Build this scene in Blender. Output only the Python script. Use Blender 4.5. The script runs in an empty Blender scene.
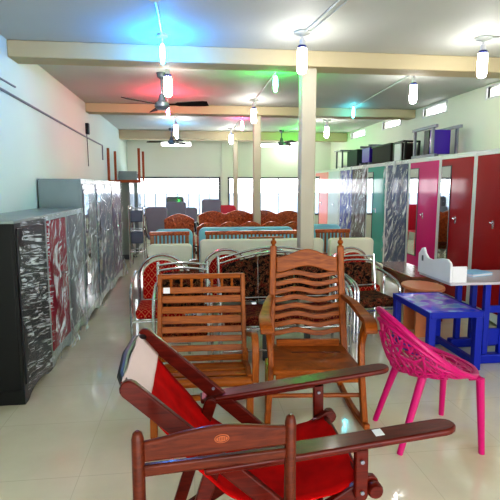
import bpy, bmesh, math, random
from mathutils import Vector, Matrix
random.seed(7)
sc = bpy.context.scene
col = sc.collection
PI = math.pi

# ------------------------------------------------------------------ helpers
def V(*a): return Vector(a[0] if len(a) == 1 else a)

class MB:
    def __init__(s): s.v = []; s.f = []
    def add(s, vs, fs):
        n = len(s.v); s.v += [tuple(p) for p in vs]; s.f += [[i + n for i in f] for f in fs]; return s
    def box(s, x0, x1, y0, y1, z0, z1):
        vs = [(x, y, z) for z in (z0, z1) for y in (y0, y1) for x in (x0, x1)]
        return s.add(vs, [(0,2,3,1),(4,5,7,6),(0,1,5,4),(2,6,7,3),(0,4,6,2),(1,3,7,5)])
    def bar(s, p0, p1, w, t, up=(0,0,1), w1=None, t1=None):
        p0, p1 = V(p0), V(p1); d = (p1-p0).normalized(); up = V(up)
        if abs(d.dot(up)) > .98: up = V(0,1,0)
        sd = d.cross(up).normalized(); u = sd.cross(d).normalized()
        w1 = w1 or w; t1 = t1 or t; vs = []
        for p, a, b in ((p0, w, t), (p1, w1, t1)):
            vs += [p + sd*(i*a/2) + u*(j*b/2) for i, j in ((-1,-1),(1,-1),(1,1),(-1,1))]
        return s.add(vs, [(0,1,2,3),(7,6,5,4),(0,4,5,1),(1,5,6,2),(2,6,7,3),(3,7,4,0)])
    def tube(s, pts, r, n=8, closed=False):
        pts = [V(p) for p in pts]; m = len(pts); vs = []; fs = []; pu = None
        for i, p in enumerate(pts):
            a = pts[i-1] if (i or closed) else p; b = pts[(i+1) % m] if (i < m-1 or closed) else p
            d = (b-a).normalized()
            if pu is None:
                pu = V(0,0,1) if abs(d.z) < .9 else V(1,0,0)
            sd = d.cross(pu).normalized(); pu = sd.cross(d).normalized()
            rr = r[i] if isinstance(r, (list, tuple)) else r
            vs += [p + sd*(rr*math.cos(2*PI*k/n)) + pu*(rr*math.sin(2*PI*k/n)) for k in range(n)]
        for i in range(m if closed else m-1):
            j = (i+1) % m
            for k in range(n):
                l = (k+1) % n; fs.append((i*n+k, i*n+l, j*n+l, j*n+k))
        if not closed: fs += [tuple(range(n-1, -1, -1)), tuple((m-1)*n+k for k in range(n))]
        return s.add(vs, fs)
    def lathe(s, prof, c=(0,0,0), n=16, ax='z'):
        vs = []; fs = []; m = len(prof)
        for r, h in prof:
            for k in range(n):
                a = 2*PI*k/n; x, y = r*math.cos(a), r*math.sin(a)
                q = (x, y, h) if ax == 'z' else ((x, h, y) if ax == 'y' else (h, x, y))
                vs.append((c[0]+q[0], c[1]+q[1], c[2]+q[2]))
        for i in range(m-1):
            for k in range(n):
                l = (k+1) % n; fs.append((i*n+k, i*n+l, (i+1)*n+l, (i+1)*n+k))
        fs += [tuple(range(n-1, -1, -1)), tuple((m-1)*n+k for k in range(n))]
        return s.add(vs, fs)
    def prism(s, poly, o, ax, ay, th):
        o, ax, ay = V(o), V(ax), V(ay); az = ax.cross(ay).normalized()*(th/2); n = len(poly)
        vs = [o + ax*p[0] + ay*p[1] - az for p in poly] + [o + ax*p[0] + ay*p[1] + az for p in poly]
        fs = [tuple(range(n-1, -1, -1)), tuple(range(n, 2*n))] + [(i, (i+1) % n, n+(i+1) % n, n+i) for i in range(n)]
        return s.add(vs, fs)
    def ribbon(s, pts, side, w, t):
        """solid strip following pts; width w along side, thickness t"""
        pts = [V(p) for p in pts]; side = V(side).normalized(); m = len(pts); vs = []; fs = []
        for i, p in enumerate(pts):
            d = (pts[min(i+1, m-1)] - pts[max(i-1, 0)]).normalized(); nn = side.cross(d).normalized()
            ww = w[i] if isinstance(w, (list, tuple)) else w; tt = t[i] if isinstance(t, (list, tuple)) else t
            vs += [p + side*(a*ww/2) + nn*(b*tt/2) for a, b in ((-1,-1),(1,-1),(1,1),(-1,1))]
        for i in range(m-1):
            for k in range(4):
                l = (k+1) % 4; fs.append((i*4+k, i*4+l, i*4+4+l, i*4+4+k))
        fs += [(3,2,1,0), tuple((m-1)*4+k for k in range(4))]
        return s.add(vs, fs)
    def sheet(s, fn, nu, nv):
        vs = [fn(i/nu, j/nv) for j in range(nv+1) for i in range(nu+1)]; w = nu+1
        return s.add(vs, [(j*w+i, j*w+i+1, (j+1)*w+i+1, (j+1)*w+i) for j in range(nv) for i in range(nu)])
    def build(s, name, m, parent=None, bevel=0, smooth=35, solid=0, sub=0, seg=2):
        me = bpy.data.meshes.new(name); me.from_pydata(s.v, [], s.f)
        b = bmesh.new(); b.from_mesh(me); bmesh.ops.recalc_face_normals(b, faces=b.faces); b.to_mesh(me); b.free()
        me.materials.append(m)
        o = bpy.data.objects.new(name, me); col.objects.link(o)
        if smooth:
            me.polygons.foreach_set('use_smooth', [True]*len(me.polygons)); me.set_sharp_from_angle(angle=math.radians(smooth))
        if solid:
            d = o.modifiers.new('s', 'SOLIDIFY'); d.thickness = solid; d.offset = 0
        if bevel:
            d = o.modifiers.new('b', 'BEVEL'); d.width = bevel; d.segments = seg; d.limit_method = 'ANGLE'; d.harden_normals = False
        if sub:
            d = o.modifiers.new('u', 'SUBSURF'); d.levels = sub; d.render_levels = sub
        if parent: o.parent = parent
        return o

def tag(o, label=None, cat=None, group=None, kind=None):
    if label: o['label'] = label
    if cat: o['category'] = cat
    if group: o['group'] = group
    if kind: o['kind'] = kind
    return o
def thing(name, label, cat, loc=(0,0,0), rz=0, group=None, rot=None):
    o = bpy.data.objects.new(name, None); col.objects.link(o); o.empty_display_size = .1
    o.location = loc; o.rotation_euler = rot or (0, 0, rz)
    return tag(o, label, cat, group)
def struct(name, mb, m, **k): return tag(mb.build(name, m, **k), kind='structure')
def copy_tree(o, parent=None):
    c = o.copy(); col.objects.link(c); c.parent = parent
    for ch in [x for x in bpy.data.objects if x.parent == o]: copy_tree(ch, c)
    return c
def arc(cx, cy, rx, ry, a0, a1, n):
    return [(cx + rx*math.cos(a0+(a1-a0)*i/n), cy + ry*math.sin(a0+(a1-a0)*i/n)) for i in range(n+1)]
def catmull(P, n=8):
    P = [V(p) for p in P]; out = []
    for i in range(len(P)-1):
        a = P[max(i-1, 0)]; b = P[i]; c = P[i+1]; d = P[min(i+2, len(P)-1)]
        for k in range(n):
            t = k/n
            out.append(.5*((2*b) + (c-a)*t + (2*a-5*b+4*c-d)*t*t + (3*b-a-3*c+d)*t**3))
    return out + [P[-1]]

# ------------------------------------------------------------------ materials
def rgb(r, g, b):
    f = lambda c: (c/255/12.92) if c/255 <= .04045 else ((c/255+.055)/1.055)**2.4
    return (f(r), f(g), f(b), 1)
class N:
    def __init__(s, name):
        s.m = bpy.data.materials.new(name); s.m.use_nodes = True; s.t = s.m.node_tree
        s.p = s.t.nodes['Principled BSDF']; s.out = s.t.nodes['Material Output']
    def n(s, t, **k):
        o = s.t.nodes.new(t)
        for a, b in k.items():
            if hasattr(o, a): setattr(o, a, b)
            else: o.inputs[a.replace('_', ' ')].default_value = b
        return o
    def l(s, a, b): s.t.links.new(a, b)
    def coord(s, scale=(1,1,1), kind='Object'):
        c = s.n('ShaderNodeTexCoord'); m = s.n('ShaderNodeMapping'); m.inputs['Scale'].default_value = scale
        s.l(c.outputs[kind], m.inputs['Vector']); return m.outputs[0]
    def noise(s, vec, scale, detail=4, rough=.5, dist=0):
        t = s.n('ShaderNodeTexNoise'); t.inputs['Scale'].default_value = scale; t.inputs['Detail'].default_value = detail
        t.inputs['Roughness'].default_value = rough; t.inputs['Distortion'].default_value = dist
        s.l(vec, t.inputs['Vector']); return t.outputs['Fac']
    def ramp(s, fac, stops, interp='LINEAR'):
        r = s.n('ShaderNodeValToRGB'); r.color_ramp.interpolation = interp; e = r.color_ramp.elements
        while len(e) < len(stops): e.new(.5)
        for i, (p, c) in enumerate(stops): e[i].position = p; e[i].color = c
        s.l(fac, r.inputs[0]); return r.outputs[0]
    def math(s, op, a, b=None):
        m = s.n('ShaderNodeMath'); m.operation = op
        for i, x in enumerate((a, b)):
            if x is None: continue
            if isinstance(x, (int, float)): m.inputs[i].default_value = x
            else: s.l(x, m.inputs[i])
        return m.outputs[0]
    def set(s, **k):
        for a, b in k.items(): s.p.inputs[a.replace('_', ' ')].default_value = b
        return s
    def bump(s, fac, strength, dist=.01):
        b = s.n('ShaderNodeBump'); b.inputs['Strength'].default_value = strength; b.inputs['Distance'].default_value = dist
        s.l(fac, b.inputs['Height']); s.l(b.outputs[0], s.p.inputs['Normal'])
def paint(name, c, rough=.5, metal=0, coat=0, var=.06, nscale=3):
    m = N(name); f = m.noise(m.coord(), nscale, 3)
    d = tuple(max(0, x*(1-var)) for x in c[:3]) + (1,); u = tuple(min(1, x*(1+var)) for x in c[:3]) + (1,)
    m.l(m.ramp(f, [(.3, d), (.7, u)]), m.p.inputs['Base Color'])
    m.set(Roughness=rough, Metallic=metal, Coat_Weight=coat, Coat_Roughness=.06, Specular_IOR_Level=.08 if rough > .75 else .35)
    return m.m
def wood(name, c1, c2, scale=(3, 3, 30), rough=.42, coat=.06):
    m = N(name); f = m.noise(m.coord(scale), 2.2, 6, .6, 1.2)
    m.l(m.ramp(f, [(.3, c1), (.7, c2)]), m.p.inputs['Base Color'])
    m.set(Roughness=rough, Coat_Weight=coat, Coat_Roughness=.12, Specular_IOR_Level=.16); return m.m
def lattice(name, base, line, k=14, thr=.4):
    m = N(name); c = m.coord(); sp = m.n('ShaderNodeSeparateXYZ'); m.l(c, sp.inputs[0])
    q = m.math('MULTIPLY', m.math('ADD', sp.outputs[1], sp.outputs[2]), k*.75); p = m.math('MULTIPLY', sp.outputs[0], k)
    a = m.math('ABSOLUTE', m.math('SUBTRACT', m.math('FRACT', m.math('ADD', p, q)), .5))
    b = m.math('ABSOLUTE', m.math('SUBTRACT', m.math('FRACT', m.math('SUBTRACT', p, q)), .5))
    g = m.math('GREATER_THAN', m.math('MAXIMUM', a, b), thr)
    dot = m.math('LESS_THAN', m.math('MAXIMUM', a, b), .1)
    fac = m.math('MULTIPLY', m.math('MAXIMUM', g, dot), m.noise(c, 30, 2))
    m.l(m.ramp(fac, [(.1, base), (.6, line)]), m.p.inputs['Base Color']); m.set(Roughness=.85, Specular_IOR_Level=.1); return m.m
def floral(name, base, c1, c2, scale=16):
    m = N(name); c = m.coord(); f = m.noise(c, scale, 3, .6, 2.5)
    v = m.n('ShaderNodeTexVoronoi'); v.inputs['Scale'].default_value = scale*1.3; m.l(c, v.inputs['Vector'])
    f2 = m.math('ADD', m.math('MULTIPLY', f, .8), m.math('MULTIPLY', v.outputs['Distance'], .25))
    m.l(m.ramp(f2, [(.40, base), (.5, base), (.53, c1), (.57, base), (.62, c2), (.7, c1)]), m.p.inputs['Base Color'])
    m.set(Roughness=.8, Specular_IOR_Level=.1); return m.m
def emit(name, c, s):
    m = N(name); m.set(Base_Color=c, Emission_Color=c, Emission_Strength=s); return m.m

M = {}
W1, W2 = rgb(196, 118, 44), rgb(150, 78, 26)
M['rock'] = wood('wood_rocking', rgb(104, 48, 8), rgb(158, 84, 22))
M['rock_v'] = wood('wood_rocking_upright', rgb(104, 48, 8), rgb(158, 84, 22), (30, 30, 3))
M['easy'] = wood('wood_easy', rgb(118, 56, 10), rgb(160, 88, 24), (3, 25, 25))
M['easy_v'] = wood('wood_easy_upright', rgb(120, 60, 20), rgb(158, 90, 36), (30, 30, 3))
M['plant'] = wood('wood_mahogany', rgb(60, 11, 6), rgb(94, 24, 12), (3, 25, 25), .3, .12)
M['front'] = wood('wood_dark_brown', rgb(58, 18, 7), rgb(92, 36, 15), (3, 25, 25), .35, .1)
M['carved'] = wood('wood_carved', rgb(92, 24, 6), rgb(206, 104, 52), (13, 13, 13), .35, .3)
M['teak'] = wood('wood_teak', rgb(126, 76, 48), rgb(166, 108, 72), (4, 4, 24), .4, .2)
M['brown_table'] = wood('wood_table', rgb(92, 40, 22), rgb(128, 66, 40), (3, 20, 20), .22, .5)
M['tabler'] = wood('wood_table_red', rgb(130, 60, 30), rgb(160, 84, 46), (20, 20, 3), .4, .2)
M['red_cloth'] = paint('red_sling_cloth', rgb(160, 8, 8), .9, var=.25, nscale=14)
M['white_cloth'] = paint('white_cloth', rgb(214, 192, 190), .9)
M['black'] = paint('black_paint_and_shade', rgb(12, 11, 11), .4)  # black cupboard body; the dark shadow on its side is put into this colour
M['blackleg'] = paint('black_leg', rgb(16, 16, 18), .4)
M['grey'] = paint('grey_steel_paint', rgb(132, 143, 140), .38, coat=.2)
M['lgrey'] = paint('light_grey_steel', rgb(196, 202, 200), .3, coat=.3)
M['dgrey'] = paint('dark_grey_paint', rgb(78, 82, 88), .35, coat=.3)
M['silver'] = paint('silver_steel', rgb(190, 192, 192), .3, metal=.6)
M['white'] = paint('white_plastic', rgb(214, 213, 218), .4)
M['chrome'] = paint('chrome', rgb(205, 208, 212), .18, metal=.9, var=.02)
M['steeltube'] = paint('grey_tube', rgb(120, 122, 132), .4, metal=.3)
M['pink'] = paint('magenta_plastic', rgb(176, 0, 96), .4, coat=.15, var=.04)
M['blue'] = paint('blue_plastic', rgb(0, 28, 148), .45, coat=.05)
M['orange'] = paint('orange_laminate', rgb(206, 128, 84), .4, coat=.2)
M['cream'] = paint('cream_upholstery', rgb(212, 208, 188), .8)
M['skyblue'] = paint('sky_blue_upholstery', rgb(140, 196, 212), .75)
M['offc'] = paint('dark_office_fabric', rgb(128, 130, 142), .7)
M['redplast'] = paint('red_plastic', rgb(200, 16, 52), .4)
M['purple'] = paint('purple_panel', rgb(62, 20, 150), .35, coat=.3)
M['brownbox'] = paint('dark_brown_panel', rgb(24, 11, 6), .75)
M['greenbox'] = paint('dark_green_panel', rgb(30, 48, 40), .75)
M['mirror'] = paint('mirror_glass', rgb(225, 228, 230), .03, metal=1, var=0)
M['redlat'] = lattice('red_lattice_fabric', rgb(168, 4, 16), rgb(205, 130, 90), 15, .44)
M['floral'] = floral('dark_floral_fabric', rgb(22, 10, 8), rgb(128, 88, 58), rgb(96, 14, 12))
M['floralred'] = floral('red_floral_fabric', rgb(78, 4, 10), rgb(150, 92, 54), rgb(26, 6, 8))
for k, c in dict(crimson=(136, 0, 8), darkred=(140, 0, 16), magenta=(190, 0, 104), teal=(0, 140, 126), navy=(30, 50, 92), royal=(26, 44, 140),
                 maroon=(52, 22, 22), pale=(186, 200, 208), salmon=(232, 140, 138), reddoor=(136, 4, 40), greydoor=(104, 108, 116), darkdoor=(40, 42, 46),
                 bluegrey=(92, 104, 124), violet=(96, 84, 116)).items():
    M[k] = paint('gloss_'+k, rgb(*c), .5, coat=.48, var=.03)
    M[k].node_tree.nodes['Principled BSDF'].inputs['Coat Roughness'].default_value = .07; M[k].node_tree.nodes['Principled BSDF'].inputs['Specular IOR Level'].default_value = .12

def wrap_mat(name, lo, hi, stretch, tint=(232, 238, 244), rot=0):
    m = N(name); c = m.coord(stretch)
    c.node.inputs['Rotation'].default_value = (0, rot, 0); c.node.vector_type = 'TEXTURE'; c.node.inputs['Scale'].default_value = tuple(1/q for q in stretch)
    f = m.noise(c, 1.0, 5, .65, 1.6); f3 = m.noise(m.coord((3, 3, 3)), 1.3, 3)
    g = m.math('MULTIPLY', m.ramp(f, [(lo, (0,0,0,1)), (hi, (1,1,1,1))]), m.ramp(f3, [(.35, (.25,.25,.25,1)), (.65, (1,1,1,1))]))
    fac = m.math('ADD', m.math('MULTIPLY', g, .85), .03)
    tr = m.n('ShaderNodeBsdfTransparent'); mx = m.n('ShaderNodeMixShader')
    m.set(Base_Color=rgb(*tint), Roughness=.18); m.bump(f, .5, .02)
    m.l(fac, mx.inputs[0]); m.l(tr.outputs[0], mx.inputs[1]); m.l(m.p.outputs[0], mx.inputs[2]); m.l(mx.outputs[0], m.out.inputs[0])
    return m.m
M['wrap'] = wrap_mat('clear_plastic_wrap', .48, .62, (11, 9, 2.2), rot=.45)
M['wraph'] = wrap_mat('tight_plastic_wrap', .5, .58, (2.5, 3, 28), rot=.12)

# room materials
def plaster(name, c, rough=.75):
    m = N(name); v = m.coord(); f = m.noise(v, .7, 4); f2 = m.noise(v, 30, 2)
    d = tuple(x*.93 for x in c[:3]) + (1,)
    m.l(m.ramp(f, [(.3, d), (.7, c)]), m.p.inputs['Base Color']); m.set(Roughness=rough); m.bump(f2, .05); return m.m
M['wall_l'] = plaster('plaster_left', rgb(206, 220, 212))
M['wall_r'] = plaster('plaster_right', rgb(224, 228, 214))
M['wall_f'] = plaster('plaster_far', rgb(220, 226, 212))
M['ceil'] = plaster('ceiling_paint', rgb(186, 188, 182), .7)
M['beam'] = plaster('beam_paint', rgb(180, 166, 134), .7)
M['column'] = plaster('column_paint', rgb(184, 175, 154), .6)
M['out'] = plaster('outside_wall', rgb(118, 136, 156))
m = N('glossy_floor_tile'); v = m.coord()
br = m.n('ShaderNodeTexBrick'); br.offset = 0; m.l(v, br.inputs['Vector'])
br.inputs['Scale'].default_value = 1.0; br.inputs['Brick Width'].default_value = .6; br.inputs['Row Height'].default_value = .6
br.inputs['Mortar Size'].default_value = .0025; br.inputs['Mortar Smooth'].default_value = .3
fl = m.ramp(m.noise(v, 1.6, 5, .6), [(.3, rgb(200, 192, 168)), (.7, rgb(214, 206, 183))])
m.l(fl, br.inputs['Color1']); m.l(fl, br.inputs['Color2']); br.inputs['Mortar'].default_value = rgb(192, 184, 162)
m.l(br.outputs['Color'], m.p.inputs['Base Color']); m.set(Roughness=.1, IOR=1.6, Coat_Weight=.6, Coat_Roughness=.04)
m.bump(m.noise(v, 2.5, 2), .02, .02); M['floor'] = m.m

# ------------------------------------------------------------------ room
XL, XR, YF, YB, H = -1.62, 3.88, 13.0, -1.6, 2.82
struct('floor', MB().box(XL-.2, XR+.2, YB-1.5, YF+.2, -.1, 0), M['floor'])
struct('ceiling', MB().box(XL-.2, XR+.2, YB-.2, YF+.2, H, H+.12), M['ceil'])
struct('wall_left', MB().box(XL-.15, XL, YB, YF+.15, 0, H), M['wall_l'])
vents = [(5.6, 5.98), (7.0, 7.7), (8.6, 9.4), (10.4, 11.3)]
mb = MB().box(XR, XR+.15, YB, YF+.15, 0, 2.65)
ys = [YB] + [y for a in vents for y in a] + [YF+.15]
for i in range(0, len(ys), 2): mb.box(XR, XR+.15, ys[i], ys[i+1], 2.65, 2.78)
mb.box(XR, XR+.15, YB, YF+.15, 2.78, H)
struct('wall_right', mb, M['wall_r'])
for i, (a, b) in enumerate(vents):
    w = struct('window_%d' % (i+3), MB().box(XR-.012, XR+.03, a-.03, b+.03, 2.63, 2.65).box(XR-.012, XR+.03, a-.03, b+.03, 2.78, 2.80)
               .box(XR-.012, XR+.03, a-.03, a, 2.65, 2.78).box(XR-.012, XR+.03, b, b+.03, 2.65, 2.78), M['white'])
# far wall with two windows and two ventilators
WZ0, WZ1 = .72, 1.77
mb = MB().box(XL, XR, YF, YF+.15, 0, WZ0).box(XL, XR, YF, YF+.15, WZ1, 2.58).box(XL, XR, YF, YF+.15, 2.69, H)
for a, b in ((XL, -1.5), (.82, 1.02), (3.11, XR)): mb.box(a, b, YF, YF+.15, WZ0, WZ1)
for a, b in ((XL, -.74), (.04, 1.88), (2.6, XR)): mb.box(a, b, YF, YF+.15, 2.58, 2.69)
struct('wall_far', mb, M['wall_f'])
for i, (a, b, nb) in enumerate(((-1.5, .82, 8), (1.02, 3.11, 3))):
    fr = MB().box(a, a+.05, YF-.02, YF+.06, WZ0, WZ1).box(b-.05, b, YF-.02, YF+.06, WZ0, WZ1).box(a, b, YF-.02, YF+.06, WZ1-.05, WZ1).box(a, b, YF-.02, YF+.06, WZ0, WZ0+.05)
    w = struct('window_%d' % (i+1), fr, M['dgrey'])
    for k in range(1, nb): 
        x = a + (b-a)*k/nb; MB().box(x-.014, x+.014, YF-.01, YF+.03, WZ0+.05, WZ1-.05).build('window_bar', M['lgrey'], w)
struct('trim_1', MB().box(.86, .98, YF-.08, YF, 0, H), M['wall_f'])
struct('trim_2', MB().box(3.1, 3.26, YF-.1, YF, 0, H), M['beam'])
# shop front behind the camera: wall with a wide opening
struct('wall_front', MB().box(XL, -1.2, YB-.15, YB, 0, H).box(3.5, XR, YB-.15, YB, 0, H).box(-1.2, 3.5, YB-.15, YB, 2.5, H), M['wall_l'])
for i, (y, z) in enumerate(((4.73, 2.67), (8.0, 2.68), (11.6, 2.62))):
    struct('trim_%d' % (i+3), MB().box(XL, XR, y, y+.26, z, H), M['beam'], bevel=.008)
for i, (x, y, w, zt) in enumerate(((1.195, 4.86, .15, 2.67), (1.135, 8.12, .125, 2.68), (1.11, 11.72, .11, 2.62))):
    struct('trim_%d' % (i+6), MB().box(x-w/2, x+w/2, y-w/2, y+w/2, 0, zt), M['column'], bevel=.012)
struct('trim_9', MB().box(-4, 7, 16.0, 16.2, -.5, 1.3), M['out'])
struct('trim_10', MB().tube([(XL+.012, .5, 2.42), (XL+.012, 4.5, 2.34), (XL+.012, 8.0, 2.28), (XL+.012, 9.3, 2.27), (XL+.012, 9.3, 2.0)], .012, 6), M['steeltube'])
struct('trim_11', MB().tube([(XL+.01, .5, 2.44), (XL+.01, 4.85, 2.43)], .009, 6), M['steeltube'])
t = thing('switch_box', 'small black switch box on the left wall with a cable hanging below it', 'switch', (XL, 7.97, 2.33))
MB().box(0, .05, -.045, .045, 0, .17).build('box', M['blackleg'], t, bevel=.006)
MB().tube([(.01, 0, 0), (.012, .02, -.25), (.01, .03, -.5)], .006, 6).build('cable', M['dgrey'], t)

# ------------------------------------------------------------------ ceiling lights
BW = emit('bulb_white', (1, .98, .94, 1), 58)
def white_bulb(x, y, label, s=1.0):
    t = thing('ceiling_bulb', label, 'light bulb', (x, y, H), 0, 'long white bulbs hanging from the ceiling')
    MB().lathe([(.07, 0), (.075, -.012), (.03, -.03), (.012, -.034)], n=16).build('ceiling_rose', M['lgrey'], t)
    MB().lathe([(.012, -.034), (.012, -.06), (.024, -.065), (.024, -.105), (.02, -.108)], n=12).build('holder', M['white'], t)
    MB().lathe([(.02, -.108), (.036, -.112), (.038, -.135), (.03, -.137)], n=16).build('collar', paint('blue_collar', rgb(40, 50, 120), .4), t)
    MB().lathe([(.02, -.137), (.038, -.138), (.041, -.16), (.041, -.31), (.034, -.335), (.016, -.345)], n=16).build('bulb', BW, t)
for x, y, l in ((.98, 4.2, 'largest white bulb, in front of the nearest beam above the rocking chair'),
                (2.62, 4.15, 'white bulb nearest the right edge, in front of the nearest beam'),
                (2.62, 5.49, 'white bulb hanging beyond the nearest beam above the purple stools'),
                (-.22, 5.43, 'white bulb hanging right under the blue tube beside the nearer fan'),
                (.99, 7.44, 'white bulb hanging in front of the second column from the camera'),
                (-.25, 9.5, 'white bulb with blue glow hanging just beyond the second beam on the left'),
                (2.72, 9.43, 'white bulb seen just right of the nearest column, beyond the second beam'),
                (.95, 11.04, 'small distant white bulb hanging in front of the farthest column'),
                (2.72, 12.6, 'farthest white bulb, seen just left of the nearest column')):
    white_bulb(x, y, l)
def colour_bulb(x, y, label, c, e, r=.022, z0=-.12, L=.16, pwr=8):
    t = thing('coloured_bulb', label, 'light bulb', (x, y, H))
    MB().lathe([(.05, 0), (.05, -.02), (.02, -.03)], n=14).build('ceiling_rose', M['lgrey'], t)
    MB().tube([(0, 0, -.02), (0, 0, z0)], .009, 6).build('cord', M['white'], t)
    MB().lathe([(.012, z0+.02), (r, z0), (r*1.1, z0-L*.5), (r*.8, z0-L*.92), (.006, z0-L)], n=12).build('bulb', emit('bulb_colour', c, e), t)
colour_bulb(-.22, 4.42, 'bright blue tube bulb hanging in front of the nearest beam on the left', (.01, .3, 1, 1), 420, .02, -.1, .15)
colour_bulb(.98, 5.5, 'green bulb hanging beyond the nearest beam left of the nearest column', (.03, 1, .12, 1), 220, .024, -.1, .15)
colour_bulb(-.29, 7.0, 'red bulb glowing beside the hub of the nearer fan', (1, .05, .12, 1), 330, .02, -.2, .14)
colour_bulb(2.68, 7.75, 'short cyan bulb hanging in front of the second beam on the right', (.1, .8, 1, 1), 50, .02, -.06, .13)
colour_bulb(1.02, 9.36, 'pink bulb hanging left of the second column beyond the second beam', (1, .08, .3, 1), 150, .022, -.08, .15)
colour_bulb(2.53, 10.9, 'green bulb at the left edge of the nearest column near the far end', (.05, 1, .1, 1), 220, .024, -.1, .15)
colour_bulb(-.25, 10.3, 'light blue bulb hanging just below the far left white bulb', (.1, .5, 1, 1), 160, .022, -.16, .16)
def conduit(pts, label, r=.011):
    tag(MB().tube(pts, r, 6).build('conduit', M['lgrey']), label, 'conduit')
z = H-.012
conduit([(-.22, .5, z), (-.22, 4.4, z)], 'thin grey conduit on the ceiling leading to the blue tube bulb')
conduit([(1.16, 2.4, z), (1.1, 3.2, z), (.99, 4.15, z)], 'left of two thin conduits leading to the largest white bulb', .006)
conduit([(1.22, 2.4, z), (1.16, 3.2, z), (1.04, 4.13, z)], 'right of two thin conduits leading to the largest white bulb', .006)
conduit([(3.8, 3.9, z), (3.0, 4.05, z), (2.64, 4.13, z)], 'conduit running from the right wall to the rightmost bulb')
conduit([(1.0, 5.6, z), (1.0, 7.4, z)], 'conduit linking the green bulb to the white bulb by the second column')
conduit([(2.6, 5.6, z), (2.7, 7.7, z)], 'conduit linking the bulb above the purple stools to the cyan bulb')
conduit([(1.0, 8.3, z), (1.0, 11.0, z)], 'distant conduit linking the pink bulb to the far white bulb')
t = thing('junction_box', 'small white junction box on the ceiling at the top edge, left', 'junction box', (-.22, 3.5, H-.05))
MB().lathe([(.045, 0), (.045, .05)], n=12).build('box', M['cream'], t)

# ------------------------------------------------------------------ fans
def fan(x, y, drop, rz, label, R=.56, m='brownbox'):
    t = thing('ceiling_fan', label, 'fan', (x, y, H), rz, 'ceiling fans')
    MB().lathe([(.06, 0), (.05, -.05), (.02, -.07)], n=14).build('canopy', M['dgrey'], t)
    MB().tube([(0, 0, -.05), (0, 0, -drop+.08)], .013, 8).build('rod', M['dgrey'], t)
    MB().lathe([(.025, .1), (.05, .02), (.085, 0), (.09, -.045), (.06, -.075), (.02, -.08)], (0, 0, -drop), 18).build('motor', M['dgrey'], t)
    for k in range(3):
        a = 2*PI*k/3; d = V(math.cos(a), math.sin(a), 0); s = V(-d.y, d.x, -.3).normalized()
        b = MB(); b.ribbon([V(0, 0, -drop-.02)+d*r for r in (.08, .16, .2, .35, .5, R)], s, [.03, .035, .085, .11, .12, .1], .006)
        b.build('blade', M[m], t)
fan(-.31, 5.85, .34, math.radians(-15), 'dark ceiling fan hanging on the left beyond the nearest beam', .55)
fan(-.4, 11.2, .28, math.radians(175), 'distant ceiling fan on the far left under the white ventilator')
fan(2.15, 11.2, .28, math.radians(170), 'distant ceiling fan seen just left of the nearest column')

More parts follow.
